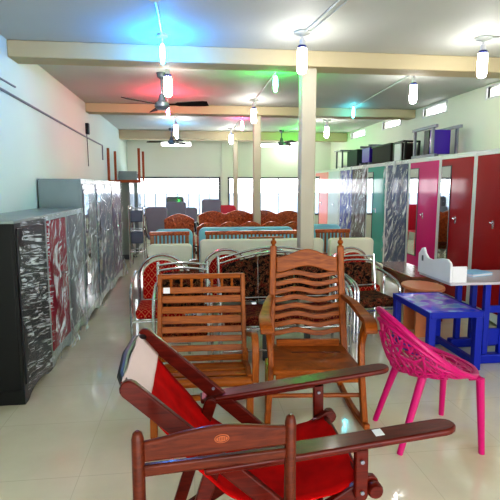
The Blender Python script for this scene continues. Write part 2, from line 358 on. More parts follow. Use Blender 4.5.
# ------------------------------------------------------------------ cabinets and wardrobes
def wardrobe(name, label, cat, side, X, Y0, Y1, depth, h, body, doors, group, skirt='lgrey', wrap=None, top=None, edge=.03, gap=.004):
    """front faces local -y; doors: list of (material, mirror?)"""
    w = Y1-Y0-gap*2
    t = thing(name, label, cat, (X, (Y0+Y1)/2, 0), PI/2 if side == 'L' else -PI/2, group)
    B = MB().box(-w/2, w/2, .02, depth, .1, h-.012)
    B.build('carcass', M[body], t, bevel=.004)
    MB().box(-w/2-.001, w/2+.001, 0, depth, h-.012, h+.008).build('top_panel', M[top or body], t, bevel=.004)
    # front frame
    fr = MB().box(-w/2, -w/2+edge, 0, .02, .1, h-.012).box(w/2-edge, w/2, 0, .02, .1, h-.012).box(-w/2+edge, w/2-edge, 0, .02, h-.012-edge, h-.012).box(-w/2+edge, w/2-edge, 0, .02, .1, .1+edge)
    fr.build('front_frame', M['black' if body == 'black' else (top or body)], t)
    # arched skirt and feet
    poly = [(-w/2, .1), (-w/2, 0), (-w/2+.07, 0)] + [(-w/2+.07+(w-.14)*i/8, .05*math.sin(PI*i/8)**.6) for i in range(1, 8)] + [(w/2-.07, 0), (w/2, 0), (w/2, .1)]
    MB().prism(poly, (0, .015, 0), (1,0,0), (0,0,1), .03).build('skirt', M[skirt], t)
    for s in (-1, 1): MB().box(min(s*w/2, s*(w/2-.02)), max(s*w/2, s*(w/2-.02)), .03, depth, 0, .1).build('plinth', M['black' if body == 'black' else 'dgrey'], t)
    n = len(doors); x0 = -w/2+edge; dw = (w-2*edge)/n
    for i, (dm, mir) in enumerate(doors):
        a, b = x0+i*dw+.003, x0+(i+1)*dw-.003
        z0, z1 = .1+edge+.004, h-.012-edge-.004
        d = MB().box(a, b, -.008, .018, z0, z1).build('door', M[dm], t, bevel=.004)
        if mir:
            m0, m1 = a+.03, a+.03+(b-a)*.3; mz0, mz1 = h*.27, h*.925
            MB().box(m0-.012, m1+.012, -.014, -.006, mz0-.012, mz1+.012).build('mirror_frame', M['blackleg'], d)
            MB().box(m0, m1, -.018, -.013, mz0, mz1).build('mirror', M['mirror'], d)
        hx = (a+b)/2+(.04 if n == 1 else (.35*(b-a) if i == 0 else -.35*(b-a)))
        MB().box(hx-.012, hx+.012, -.016, -.006, h*.555, h*.60).tube([(hx, -.012, h*.59), (hx, -.045, h*.59), (hx+.05, -.047, h*.585)], .008, 8).build('handle', M['chrome'], d)
    if wrap:
        drape = side == 'L' and wrap == 'wrap'; rnd = random.Random(int(Y0*100)); ph = [rnd.uniform(0, 6) for _ in range(6)]
        def fn(u, v):
            x = -w/2-.004+u*(w+.008); zz = .05+v*(h-.04)
            y = -.03-.012*math.sin(9*u+5*v+ph[0])*math.sin(14*v+ph[1])-.008*math.sin(31*u+ph[2]+9*v)-.006*math.sin(47*v+ph[3]+13*u)
            y = min(y, -.02)
            if drape: y -= .055*(1-v)**1.6*(.5+.5*math.sin(5*u+7*v+ph[4])) + .012*(1-v)*math.sin(24*u-15*v+ph[5])
            return (x, min(y, -.014), zz)
        MB().sheet(fn, 26, 50).build('plastic_wrap', M[wrap], t, smooth=180)
    return t
GL = 'steel cabinets along the left wall'; GR = 'steel wardrobes along the right wall'
XC = -1.16
wardrobe('cupboard', 'low black cupboard nearest the camera on the left, front tightly plastic wrapped', 'cupboard', 'L', XC, 3.3, 3.98, .45, 1.27, 'black', [('darkdoor', 0)], GL, 'black', 'wraph', 'grey')
wardrobe('cupboard', 'low cupboard with a red door under loose plastic, second from the camera on the left', 'cupboard', 'L', XC, 3.98, 4.62, .45, 1.27, 'grey', [('reddoor', 0)], GL, 'grey', 'wrap', 'grey')
wardrobe('cupboard', 'low cupboard with a grey door under plastic, between the red door and the tall wardrobes', 'cupboard', 'L', XC, 4.62, 5.3, .45, 1.27, 'grey', [('greydoor', 0)], GL, 'grey', 'wrap', 'grey')
wardrobe('wardrobe', 'tall grey wardrobe with bare grey side, nearest of the tall left ones', 'wardrobe', 'L', XC, 5.32, 6.05, .44, 1.58, 'grey', [('greydoor', 1)], GL, 'grey', 'wrap')
wardrobe('wardrobe', 'tall blue-grey mirrored wardrobe in the middle of the tall left ones', 'wardrobe', 'L', XC, 6.06, 7.26, .44, 1.58, 'grey', [('bluegrey', 1), ('bluegrey', 0)], GL, 'grey', 'wrap')
wardrobe('wardrobe', 'tall violet-grey wardrobe last in the left row, before the floor gap', 'wardrobe', 'L', XC, 7.28, 8.2, .44, 1.58, 'grey', [('violet', 0)], GL, 'grey', 'wrap')
wardrobe('wardrobe', 'grey wardrobe standing apart under the upturned table by the far left', 'wardrobe', 'L', -1.24, 10.06, 10.9, .36, 1.58, 'grey', [('greydoor', 0)], GL, 'grey')
wardrobe('wardrobe', 'distant taller grey wardrobe seen between the legs of the upturned table', 'wardrobe', 'L', -1.2, 11.2, 12.0, .4, 1.85, 'grey', [('greydoor', 0)], GL, 'grey')
XW = 3.25; HW = 1.9
for y0, y1, body, doors, wr, lab in (
    (4.45, 5.15, 'lgrey', [('crimson', 0)], None, 'deep crimson glossy wardrobe with no mirror, at the right edge'),
    (5.15, 5.93, 'lgrey', [('darkred', 1)], None, 'dark red wardrobe with a narrow mirror and white frame, beside the crimson one'),
    (5.93, 6.82, 'lgrey', [('magenta', 1)], None, 'magenta wardrobe with a narrow mirror'),
    (6.82, 7.66, 'lgrey', [('navy', 0)], 'wrap', 'dark blue wardrobe wrapped in crinkled clear plastic, between teal and magenta'),
    (7.66, 8.52, 'lgrey', [('teal', 1)], None, 'teal wardrobe with a narrow mirror'),
    (8.52, 10.15, 'lgrey', [('royal', 0), ('maroon', 0)], 'wrap', 'wide two-door wardrobe, one door blue and one maroon, left of the teal one'),
    (10.15, 11.0, 'lgrey', [('pale', 0)], None, 'pale grey-blue wardrobe between the pink one and the two-door one'),
    (11.0, 12.2, 'lgrey', [('salmon', 1)], None, 'salmon pink wardrobe at the far end of the right row')):
    wardrobe('wardrobe', lab, 'wardrobe', 'R', XW, y0, y1, .5, HW, body, doors, GR, 'lgrey', wr, None, .035)

# ------------------------------------------------------------------ things on top of the wardrobes
t = thing('upturned_table', 'small brown wooden table upside down with legs up, on the far left wardrobe', 'table', (-1.27, 10.05, 1.588))
MB().box(-.31, .31, -.45, .45, 0, .05).build('tabletop', M['tabler'], t, bevel=.005)
for x in (-.29, .29):
    for y in (-.43, .43): MB().bar((x, y, .05), (x, y, .66), .045, .045).build('leg', M['tabler'], t)
def side_stool(name, label, cat, x, y, z, L, D, hh, seat, rz=0, back='blackleg', frac=.55):
    """a square-tube stool lying on its side: legs run along y, seat panel upright facing the camera"""
    t = thing(name, label, cat, (x, y, z), rz, 'stools and panels piled on the right wardrobes'); r = .022
    for xx in (-D/2, D/2):
        for zz in (r, hh-r):
            MB().bar((xx, -L/2, zz), (xx, L/2, zz), .04, .04).build('leg', M['steeltube'], t)
    for yy in (-L/2+.1, L/2-.06):
        for xx in (-D/2, D/2): MB().bar((xx, yy, r*2), (xx, yy, hh-r*2), .034, .034).build('cross_bar', M['steeltube'], t)
    y0 = -L/2+frac*L
    MB().box(-D/2+.03, D/2-.03, y0, y0+.035, .05, hh-.05).build('seat', M[seat], t, bevel=.008)
    MB().box(-D/2+.03, -D/2+.05, y0+.06, y0+.2, .05, hh-.05).build('apron', M[back], t)
    return t
ZT = HW+.0095
side_stool('metal_stool', 'large grey-framed stool lying on its side with a purple seat, on the magenta wardrobe', 'stool', 3.475, 6.51, ZT, .68, .35, .43, 'purple', 0, 'blackleg', .3)
t = thing('box_table', 'dark brown boxy panel table on top of the teal wardrobe', 'table', (3.48, 8.0, ZT))
for y in (-.385, .385): MB().box(-.2, .2, y-.015, y+.015, 0, .29).build('side_panel', M['brownbox'], t, bevel=.004)
MB().box(-.2, -.17, -.37, .37, .02, .29).build('front_panel', M['brownbox'], t)
MB().box(-.21, .21, -.41, .41, .29, .31).build('top', M['blackleg'], t, bevel=.004)
t = thing('folding_chair', 'black folded chair with pale seat resting beside the brown boxy table', 'chair', (3.42, 7.34, ZT))
MB().bar((-.12, -.22, .02), (-.1, -.2, .3), .03, .04).bar((.1, -.22, .02), (.12, -.2, .3), .03, .04).bar((-.12, -.21, .29), (.12, -.21, .29), .03, .03).build('frame', M['blackleg'], t)
MB().box(-.15, -.12, -.12, .1, .0, .27).build('seat', M['lgrey'], t, bevel=.01)
MB().bar((-.12, .16, 0), (-.12, .16, .29), .03, .04).bar((-.12, -.2, .295), (-.12, .16, .29), .03, .03).build('rear_frame', M['blackleg'], t)
side_stool('metal_stool', 'purple-seated stool lying on the two-door wardrobe between green and brown panels', 'stool', 3.5, 8.78, ZT, .46, .44, .37, 'purple', -PI/2, 'purple', .06)
t = thing('panel_cabinet', 'dark green boxy panel cabinet on the two-door wardrobe', 'cabinet', (3.5, 9.5, ZT))
MB().box(-.22, .22, -.3, .3, 0, .33).build('body', M['greenbox'], t, bevel=.006)
MB().box(-.2, .2, -.308, -.3, .03, .3).build('panel', M['greenbox'], t, bevel=.004)
t = thing('small_rack', 'small open white rack with dark frame, leftmost on the right wardrobes', 'rack', (3.42, 10.25, ZT))
for x in (-.16, .16):
    for y in (-.2, .2): MB().bar((x, y, 0), (x, y, .36), .03, .03).build('leg', M['dgrey'], t)
MB().box(-.22, .2, -.23, .23, .36, .38).build('top', M['dgrey'], t)
MB().box(-.02, .02, -.2, -.18, .02, .36).build('divider', M['white'], t); MB().box(-.14, .14, -.18, .2, .03, .05).build('shelf', M['white'], t)

# ------------------------------------------------------------------ background sofas
def soft(x0, x1, y0, y1, z0, z1, r=.03): return MB().box(x0, x1, y0, y1, z0, z1)
def chrome_sofa(name, label, cat, x, y, rz, w, d, h, fab, seatfab, n, style, group, seat_h=.42, legm='chrome', twin=(1,)):
    """front = local -y; root at floor under the back. w overall width, n backs"""
    t = thing(name, label, cat, (x, y, 0), rz, group); r = .014
    sz = seat_h
    if style == 'hoop':
        cw = w/n
        for i in range(n):
            cx = -w/2+cw*(i+.5); bw = cw*.78
            poly = [(-bw/2, 0)] + [(bw/2, 0)] + [(bw/2*math.cos(a), (h-.05-sz-bw*.42)+bw*.42*math.sin(a)) for a in [PI*k/14 for k in range(15)]]
            MB().prism([(cx+a, b) for a, b in poly], (0, -.02, sz), (1,0,0), (0,.06,1), .06).build('backrest', M[fab], t, bevel=.015)
            pts = [(cx-cw*.47, .02, .2), (cx-cw*.47, .02, h*.72)] + [(cx+cw*.47*math.cos(a), .03, h*.74+h*.24*math.sin(a)) for a in [PI-PI*k/14 for k in range(15)]] + [(cx+cw*.47, .02, h*.72), (cx+cw*.47, .02, .2)]
            MB().tube(pts, r, 8).build('hoop', M['chrome'], t)
            rim = [(cx+bw/2*math.cos(a), -.052, sz+(h-.05-sz-bw*.42)+bw*.42*math.sin(a)) for a in [PI*k/14 for k in range(15)]]
            MB().tube(rim, .008, 6).build('piping', M['cream'], t)
    else:
        rise = .11 if n > 1 else .02; K = 14
        top = lambda u: h-.07+rise*math.sin(PI*u)
        cols = n
        for i in range(cols):
            a, b = -w/2+.03+(w-.06)*i/cols, -w/2+.03+(w-.06)*(i+1)/cols; P = []
            P = [(a+.004, sz+.02), (b-.004, sz+.02)] + [(b-.004+(a-b+.008)*k/5, top(((b-.004+(a-b+.008)*k/5)+w/2)/w)-.03) for k in range(6)]
            MB().prism(P, (0, 0, 0), (1,0,0), (0,.07,1), .04).build('backrest', M[fab], t, bevel=.01)
        for off in (0, .045):
            MB().tube([(-w/2+w*k/K, .07*.85, top(k/K)+off-.005) for k in range(K+1)], .011, 8).build('top_rail', M['chrome'], t)
        MB().tube([(-w/2+w*k/K, -.0, sz+.05) for k in range(K+1)], .007, 6).build('lower_rail', M['chrome'], t)
        for s in (-1, 1): MB().tube([(s*w/2, .0, 0), (s*w/2, .01, sz), (s*w/2, .065, h+.0)], r, 8).build('post', M['chrome'], t)
        if n > 1:
            MB().tube([(-w/2+w/3, .0, 0), (-w/2+w/3, .05, h-.05)], .011, 8).build('post', M['chrome'], t)
    MB().box(-w/2+.02, w/2-.02, -d, -.04, sz-.09, sz).build('seat', M[seatfab], t, bevel=.03, seg=3)
    fr = MB()
    for yy in (-d, -.03): fr.tube([(-w/2, yy, sz-.11), (w/2, yy, sz-.11)], .011, 8)
    fr.tube([(-w/2, -d, .1), (w/2, -d, .1)], .009, 6)
    fr.build('seat_frame', M['chrome'], t)
    for s in (-1, 1):
        X = s*(w/2+.012)
        pts = catmull([(X, 0, h*.80), (X, -d*.35, h*.79), (X, -d*.8, h*.74), (X, -d*.98, h*.66), (X, -d*1.0, h*.45), (X, -d, 0)], 5)
        MB().tube(pts, r, 8).build('armrest', M['chrome'], t)
        if s in twin: MB().tube([(p[0]-s*.035, p[1], p[2]-.004) for p in pts], r, 8).build('armrest', M['chrome'], t)
        if style == 'hoop': MB().bar((X, -.02, 0), (X, -.02, sz), .026, .026).build('leg', M['chrome'], t)
    if n > 1:
        for k in range(1, n): MB().bar((-w/2+w*k/n, -d+.03, 0), (-w/2+w*k/n, -d+.03, sz-.1), .045, .045).build('leg', M[legm], t)
    return t
GF = 'chrome sofa sets with dark floral fabric'; GRd = 'chrome sofa sets with round red backs'
chrome_sofa('armchair', 'chrome armchair with dark floral back, directly behind the slatted easy chair', 'armchair', -.07, 3.98, 0, .42, .38, .87, 'floral', 'floralred', 1, 'flat', GF, twin=())
chrome_sofa('sofa', 'three-seat chrome sofa with arched top and dark floral back, behind the rocking chair', 'sofa', .815, 4.42, 0, 1.12, .5, .845, 'floral', 'floralred', 3, 'flat', GF, .4, 'blackleg')
chrome_sofa('armchair', 'chrome armchair with dark floral back, between rocking chair and pink chair', 'armchair', 1.73, 4.76, math.radians(8), .46, .44, .79, 'floral', 'floral', 1, 'flat', GF, twin=(-1,))
chrome_sofa('armchair', 'chrome armchair with round red patterned back, leftmost of the red ones', 'armchair', -.28, 4.64, 0, .48, .45, .86, 'redlat', 'redlat', 1, 'hoop', GRd, twin=())
chrome_sofa('sofa', 'two-seat chrome sofa with round red patterned backs, behind the floral sofa', 'sofa', .646, 5.25, 0, 1.03, .42, .82, 'redlat', 'redlat', 2, 'hoop', GRd)
chrome_sofa('armchair', 'chrome armchair with round red patterned back, right of the rocking chair', 'armchair', 1.88, 5.38, 0, .46, .42, .80, 'redlat', 'redlat', 1, 'hoop', GRd, twin=())
t = thing('pedestal_stand', 'slim chrome pedestal stand with turned dark wood top between red armchair and red sofa', 'stand', (.02, 4.98, 0))
MB().lathe([(.05, .55), (.055, .6), (.06, .7), (.05, .74), (.02, .745)], n=14).build('turned_post', M['brown_table'], t)
MB().lathe([(.06, 0), (.05, .03), (.03, .06), (.03, .55)], n=12).build('pedestal', M['chrome'], t)

def block_sofa(name, label, x0, x1, y, h, m, group, seat_h=.4, d=.36, rounded=.05, leg='teak'):
    w = x1-x0; t = thing(name, label, 'sofa' if w > .9 else 'armchair', ((x0+x1)/2, y, 0), 0, group); R = rounded
    P = [(-w/2, .22), (w/2, .22), (w/2, h-R)] + arc(w/2-R, h-R, R, R, 0, PI/2, 5)[1:] + arc(-w/2+R, h-R, R, R, PI/2, PI, 5)
    MB().prism(P, (0, .03, 0), (1,0,0), (0,.0,1), .11).build('backrest', M[m], t, bevel=.02, seg=3)
    n = max(1, round(w/.6))
    for i in range(n):
        a = -w/2+.07+(w-.14)*i/n; b = -w/2+.07+(w-.14)*(i+1)/n
        MB().box(a+.004, b-.004, -d, -.03, seat_h-.13, seat_h).build('seat_cushion', M[m], t, bevel=.03, seg=3)
    MB().box(-w/2+.02, w/2-.02, -d+.01, -.03, .14, seat_h-.13).build('base', M[m], t, bevel=.01)
    for s in (-1, 1):
        xs = (s*w/2, s*(w/2-.07)); MB().box(min(xs), max(xs), -d, -.028, .12, seat_h+.16).build('arm', M[m], t, bevel=.025, seg=3)
        for yy in (-d+.05, .03): MB().bar((s*(w/2-.06), yy, 0), (s*(w/2-.06), yy, .225 if yy > 0 else .145), .05, .05).build('leg', M[leg], t)
    return t
def X(px, Y): return (px-190)*Y/478
GC = 'cream sofa set'; GB = 'sky blue sofa set'; GS = 'slatted wooden sofa set'; GK = 'carved wooden sofa set'
Yc = 5.9
block_sofa('armchair', 'cream upholstered armchair, leftmost of the cream set', X(148, Yc), X(191, Yc), Yc, .80, 'cream', GC)
block_sofa('sofa', 'long cream upholstered sofa behind the round red backs', X(199, Yc), X(327, Yc), Yc, .85, 'cream', GC)
block_sofa('armchair', 'cream upholstered armchair at the right, in front of the two-door wardrobe', X(333, Yc), X(381, Yc), Yc, .845, 'cream', GC)
tag(MB().bar((X(249, Yc), Yc+.03, .862), (X(284, Yc), Yc+.03, .869), .04, .022).build('wooden_batten', M['teak'], bevel=.006), 'short pale wooden batten lying along the top of the long cream sofa', 'batten')
def slat_sofa(name, label, x0, x1, y, h):
    w = x1-x0; t = thing(name, label, 'sofa' if w > .9 else 'armchair', ((x0+x1)/2, y, 0), 0, GS)
    for s in (-1, 1):
        MB().bar((s*(w/2-.025), 0, 0), (s*(w/2-.025), 0, h), .05, .05).build('post', M['teak'], t, bevel=.005)
        MB().bar((s*(w/2-.025), -.36, 0), (s*(w/2-.025), -.36, .6), .05, .05).build('post', M['teak'], t, bevel=.005)
        MB().bar((s*(w/2-.025), -.39, .615), (s*(w/2-.025), 0-.026, .615), .07, .03).build('armrest', M['teak'], t, bevel=.005)
    MB().bar((-w/2-.01, 0, h+.02), (w/2+.01, 0, h+.02), .06, .05).build('top_rail', M['carved'], t, bevel=.008)
    MB().bar((-w/2+.05, 0, .5), (w/2-.05, 0, .5), .03, .05).build('lower_rail', M['teak'], t)
    sl = MB(); n = int(w/.055)
    for i in range(1, n): xx = -w/2+.03+(w-.06)*i/n; sl.bar((xx, 0, .5), (xx, 0, h), .024, .018)
    sl.build('back_slats', M['teak'], t)
    MB().box(-w/2+.05, w/2-.05, -.37, -.03, .36, .42).build('seat', M['cream'], t, bevel=.015)
    MB().bar((-w/2+.05, -.36, .33), (w/2-.05, -.36, .33), .03, .06).build('seat_rail', M['teak'], t)
Ys = 6.45
slat_sofa('armchair', 'wooden armchair with vertical slat back, leftmost of the slatted set', X(150, Ys), X(188, Ys), Ys, .86)
slat_sofa('sofa', 'long wooden sofa with vertical slat back below the blue sofa back', X(205, Ys), X(302, Ys), Ys, .86)
slat_sofa('armchair', 'wooden armchair with vertical slat back, right of the nearest column', X(319, Ys), X(354, Ys), Ys, .87)
Yb = 7.0
block_sofa('armchair', 'sky blue armchair with rounded top, leftmost of the blue set', X(154, Yb), X(192, Yb), Yb, .89, 'skyblue', GB, rounded=.09)
block_sofa('sofa', 'long sky blue sofa with rounded top corners, left of the nearest column', X(198, Yb), X(295, Yb), Yb, .91, 'skyblue', GB, rounded=.09)
block_sofa('armchair', 'sky blue armchair with rounded top, seen right of the nearest column', X(306, Yb), X(345, Yb), Yb, .94, 'skyblue', GB, rounded=.09)
def carved_sofa(name, label, x0, x1, y, h, waves):
    w = x1-x0; t = thing(name, label, 'sofa' if w > .9 else 'armchair', ((x0+x1)/2, y, 0), 0, GK); n = 48
    P = [(-w/2+.02, .38), (w/2-.02, .38)] + [(w/2-w*i/n, h-.09+.07*abs(math.sin(PI*waves*i/n))+.02*math.sin(PI*i/n)) for i in range(n+1)]
    b = MB().prism(P, (0, .03, 0), (1,0,0), (0,0,1), .06).build('backrest', M['carved'], t, bevel=.008)
    cv = MB()
    for i in range(int(w/.13)):                                  # raised scroll carving
        cx = -w/2+.1+i*.13
        if cx > w/2-.06: break
        cz = h-.14+.05*abs(math.sin(PI*waves*(w/2-cx)/w))
        cv.tube([(cx+(.05-.004*k)*math.cos(k*.55), -.004, cz+(.05-.004*k)*math.sin(k*.55)) for k in range(11)], .009, 6)
        cv.lathe([(.03, 0), (.02, -.012), (.004, -.016)], (cx+.065, .0, cz-.07), 8, 'y')
    cv.build('carving', M['carved'], b)
    MB().box(-w/2+.06, w/2-.06, -.33, 0, .34, .44).build('seat', M['floralred'], t, bevel=.02)
    for s in (-1, 1):
        xx = s*(w/2-.03)
        MB().lathe([(.035, 0), (.025, .06), (.035, .2), (.03, .4), (.035, .6), (.02, .62)], (xx, -.31, 0), 10).build('front_leg', M['carved'], t)
        MB().bar((xx, .03, 0), (xx, .03, .42), .06, .06).build('rear_leg', M['carved'], t)
        MB().ribbon(catmull([(xx, 0, .7), (xx, -.15, .68), (xx, -.3, .64), (xx, -.35, .6)], 4), (1,0,0), .07, .04).build('armrest', M['carved'], t)
carved_sofa('sofa', 'lower carved reddish wooden sofa back in front of the second column', X(196, 7.62), X(306, 7.62), 7.6, .95, 5)
carved_sofa('armchair', 'carved wooden armchair with crested back, left in front of the office chairs', X(164, 7.75), X(193.5, 7.75), 7.75, 1.07, 1)
carved_sofa('sofa', 'tall carved wooden sofa with wavy crest, behind the second column', X(198, 8.75), X(303, 8.75), 8.7, 1.08, 4)

# ------------------------------------------------------------------ office chairs at the far end
GO = 'office chairs at the far end'
def office_chair(label, x, y, h, m, rz=0, cat='office chair'):
    t = thing('office_chair', label, cat, (x, y, 0), rz, GO)
    P = [(-.2, .5), (.2, .5)] + [(.22, .75)] + arc(.16, h-.07, .07, .07, 0, PI/2, 4) + arc(-.16, h-.07, .07, .07, PI/2, PI, 4) + [(-.22, .75)]
    MB().prism(P, (0, .22, 0), (1,0,0), (0,.12,1), .06).build('backrest', M[m], t, bevel=.02)
    MB().box(-.23, .23, -.25, .22, .44, .52).build('seat', M[m], t, bevel=.03)
    MB().tube([(0, 0, .08), (0, 0, .44)], .03, 10).build('gas_column', M['blackleg'], t)
    b = MB()
    for k in range(5):
        a = 2*PI*k/5; b.bar((0, 0, .1), (.28*math.cos(a), .28*math.sin(a), .05), .05, .03); b.lathe([(.025, 0), (.03, .025), (.025, .05)], (.28*math.cos(a), .28*math.sin(a), 0), 8)
    b.build('base', M['blackleg'], t)
    for s in (-1, 1): MB().tube([(s*.25, .2, .5), (s*.27, .1, .7), (s*.27, -.15, .7), (s*.24, -.12, .48)], .018, 8).build('armrest', M['blackleg'], t)
    return t
office_chair('dark grey office chair, leftmost one with its seat visible', X(158, 10.0), 10.0, 1.08, 'offc', .15)
office_chair('dark office chair with a tall back, second from the left', X(174, 10.7), 10.7, 1.17, 'offc', -.1)
office_chair('low dark office chair between two taller ones', X(189, 11.5), 11.5, 1.0, 'offc', .1)
office_chair('large dark office chair with the widest back, left of the red chair', X(207, 10.8), 10.8, 1.22, 'offc', -.3)
office_chair('grey office chair half hidden behind the second one', X(176, 12.2), 12.2, 1.25, 'dgrey', .1)
t = thing('plastic_chair', 'bright red plastic chair back beside the farthest column', 'chair', (X(227, 11.0), 11.1, 0))
P = [(-.2, .42), (.2, .42), (.24, .9)] + arc(.14, .97, .1, .1, 0, PI/2, 4) + arc(-.14, .97, .1, .1, PI/2, PI, 4) + [(-.24, .9)]
MB().prism(P, (0, .2, 0), (1,0,0), (0,.1,1), .03).build('backrest', M['redplast'], t, bevel=.008)
MB().box(-.22, .22, -.22, .24, .4, .43).build('seat', M['redplast'], t, bevel=.012)
for x in (-.19, .19):
    for y in (-.19, .21): MB().bar((x*1.1, y*1.1, 0), (x, y, .4), .03, .03).build('leg', M['redplast'], t)
t = thing('display_stand', 'wrapped chrome display stand of dark chairs beside the far left wardrobe', 'stand', (X(138, 9.2), 9.2, 0))
fr = MB()
for x in (-.13, .13):
    for y in (-.2, .2): fr.tube([(x, y, 0), (x, y, 1.15)], .014, 8)
for zz in (.3, .7, 1.1): fr.tube([(-.13, -.2, zz), (.13, -.2, zz), (.13, .2, zz), (-.13, .2, zz)], .01, 6, True)
fr.build('frame', M['chrome'], t)
for zz in (.45, .85): MB().box(-.11, .11, -.17, .17, zz, zz+.22).build('folded_seat', M['bluegrey'], t, bevel=.02)

# ------------------------------------------------------------------ right side furniture
t = thing('coffee_table', 'low brown wooden table between the floral armchair and the magenta wardrobe', 'table', (2.6, 5.4, 0))
MB().box(-.2, .2, -.53, .53, .49, .52).build('tabletop', M['brown_table'], t, bevel=.006)
MB().box(-.17, .17, -.5, -.48, .4, .49).box(-.17, .17, .48, .5, .4, .49).box(-.17, -.15, -.48, .48, .4, .49).box(.15, .17, -.48, .48, .4, .49).build('apron', M['brown_table'], t)
for x in (-.165, .165):
    for y in (-.495, .495): MB().bar((x, y, 0), (x, y, .49), .05, .05).build('leg', M['brown_table'], t)
t = thing('stool', 'orange oval-topped wooden stool behind the blue printed table', 'stool', (2.35, 4.52, 0))
MB().prism([(.2*math.cos(a), .26*math.sin(a)) for a in [2*PI*k/28 for k in range(28)]], (0, 0, .49), (1,0,0), (0,1,0), .03).build('seat', M['orange'], t, bevel=.006)
MB().box(-.13, .13, -.14, -.12, 0, .475).build('front_panel', M['orange'], t); MB().box(-.13, .13, .12, .14, 0, .475).build('rear_panel', M['orange'], t)
MB().box(-.02, .02, -.12, .12, .15, .3).build('stretcher', M['orange'], t)
# printed kids table
m = N('printed_table_top'); c = m.coord((1, 1, 1)); f = m.noise(c, 6.5, 2, .4)
m.l(m.ramp(f, [(.38, rgb(24, 70, 220)), (.46, rgb(100, 100, 222)), (.54, rgb(130, 122, 226)), (.58, rgb(150, 190, 230)), (.68, rgb(120, 170, 226))], 'EASE'), m.p.inputs['Base Color']); m.set(Roughness=.25, Coat_Weight=.4); M['print'] = m.m
t = thing('printed_table', 'low blue plastic table with a purple and light blue printed top', 'table', (2.125, 3.85, 0), math.radians(-1))
MB().box(-.22, .22, -.35, .35, .475, .5).build('tabletop', M['print'], t, bevel=.01)
rim = MB().box(-.22, .22, -.365, -.35, .45, .503).box(-.22, .22, .35, .365, .45, .503).box(-.235, -.22, -.365, .365, .45, .503).box(.22, .235, -.365, .365, .45, .503)
rim.build('rim', M['blue'], t, bevel=.005)
for x in (-.2, .2):
    for y in (-.33, .33): MB().bar((x, y, 0), (x, y, .475), .06, .06).build('leg', M['blue'], t, bevel=.006)
for x in (-.2, .2): MB().bar((x, -.3, .06), (x, .3, .06), .04, .05).build('runner', M['blue'], t)
t = thing('school_desk', 'blue-framed desk with white wavy-topped end board at the right edge', 'desk', (2.53, 3.66, 0))
MB().box(-.41, .5, -.05, .5, .69, .715).build('desktop', paint('desk_top', rgb(176, 170, 178), .3, coat=.4), t, bevel=.005)
for x in (-.05, .1):
    for y in (0, .42): MB().bar((x, y, .08), (x, y, .69), .05, .045).build('post', M['blue'], t, bevel=.005)
MB().box(-.12, .6, -.04, .04, 0, .08).build('runner', M['blue'], t, bevel=.01)
MB().box(-.12, .6, .38, .46, 0, .08).build('runner', M['blue'], t, bevel=.01)
for z0, z1 in ((.16, .3), (.44, .5)): MB().box(-.025, .075, -.012, .012, z0, z1).build('panel', M['blue'], t)
for s in (.08, .0): pass
wv = [(0, 0), (.56, 0), (.56, .1)] + [(.56-.01*k, .17+.02*math.sin(k)) for k in range(0, 3)] + [(.5, .23), (.46, .24), (.43, .19), (.38, .155), (.3, .15), (.22, .17), (.14, .185), (.06, .19), (.015, .17), (0, .15)]
wb = MB().prism(wv, (-.41, -.05, .715), (0,1,0), (0,0,1), .02).build('end_board', M['white'], t, bevel=.004)
MB().box(-.422, -.398, .41, .44, .83, .88).build('handle_slot', M['dgrey'], wb)
MB().box(-.4, -.27, -.05, -.035, .715, .85).build('side_board', M['white'], t, bevel=.004)
t = thing('book', 'light blue picture book lying flat on the blue-framed desk', 'book', (2.54, 3.95, .716), .3)
MB().box(-.12, .12, -.09, .09, .003, .022).build('pages', M['white'], t); MB().box(-.125, .125, -.095, .095, .022, .026).box(-.125, .125, -.095, .095, 0, .003).build('cover', paint('book_cover', rgb(130, 180, 214), .4), t)

# ------------------------------------------------------------------ pink chair
t = thing('plastic_chair', 'bright magenta plastic chair with perforated tub shell', 'chair', (1.41, 2.58, 0), math.radians(88), None)
# local: front = -y -> world +x
def rim(a):                          # a=0 front, PI back
    r = .5*(1-math.cos(a)); x = .275*math.sin(a)
    y = -.25*math.cos(a) + .06*r
    return V(x, y, .43+.355*r**1.65)
def shell(a, v):                     # v 0 rim .. 1 centre of the seat
    p = rim(a); b = V(.0, -.03, .415); r = .5*(1-math.cos(a))
    q = V(p.x*.86, p.y*.80-.02, .43+.02*abs(math.sin(a)))
    if v < .55:
        k = v/.55; s = math.sin(k*PI/2)
        o = p.lerp(q, k); o.z = p.z+(q.z-p.z)*k**.8; o.x += p.x*.10*math.sin(k*PI)*.6; o.y += p.y*.10*math.sin(k*PI)*.6
        return o
    k = (v-.55)/.45; o = q.lerp(b, k); o.z = q.z+(b.z-q.z)*math.sin(k*PI/2); return o
bm = bmesh.new(); NA, NV = 28, 7; rows = []; rnd = random.Random(5)
for j in range(NV+1):
    row = []
    for i in range(NA):
        v = .06+.86*j/NV; a = 2*PI*(i+(.5 if j % 2 else 0))/NA
        if 0 < j < NV: v += rnd.uniform(-.035, .035); a += rnd.uniform(-.06, .06)
        row.append(bm.verts.new(shell(a, v)))
    rows.append(row)
fs = []
for j in range(NV):
    for i in range(NA):
        k = (i+1) % NA; A, B = rows[j], rows[j+1]
        if j % 2 == 0: tr = [(A[i], A[k], B[i]), (A[k], B[k], B[i])]
        else: tr = [(A[i], A[k], B[k]), (A[i], B[k], B[i])]
        for q in tr:
            if rnd.random() < 1: fs.append(bm.faces.new(q))
bmesh.ops.dissolve_edges(bm, edges=[e for e in bm.edges if rnd.random() < .24 and len(e.link_faces) == 2], use_verts=False)
bm.faces.ensure_lookup_table()
res = bmesh.ops.inset_individual(bm, faces=list(bm.faces), thickness=.0075, use_even_offset=False)
inner = [f for f in bm.faces if f not in set(res['faces'])]
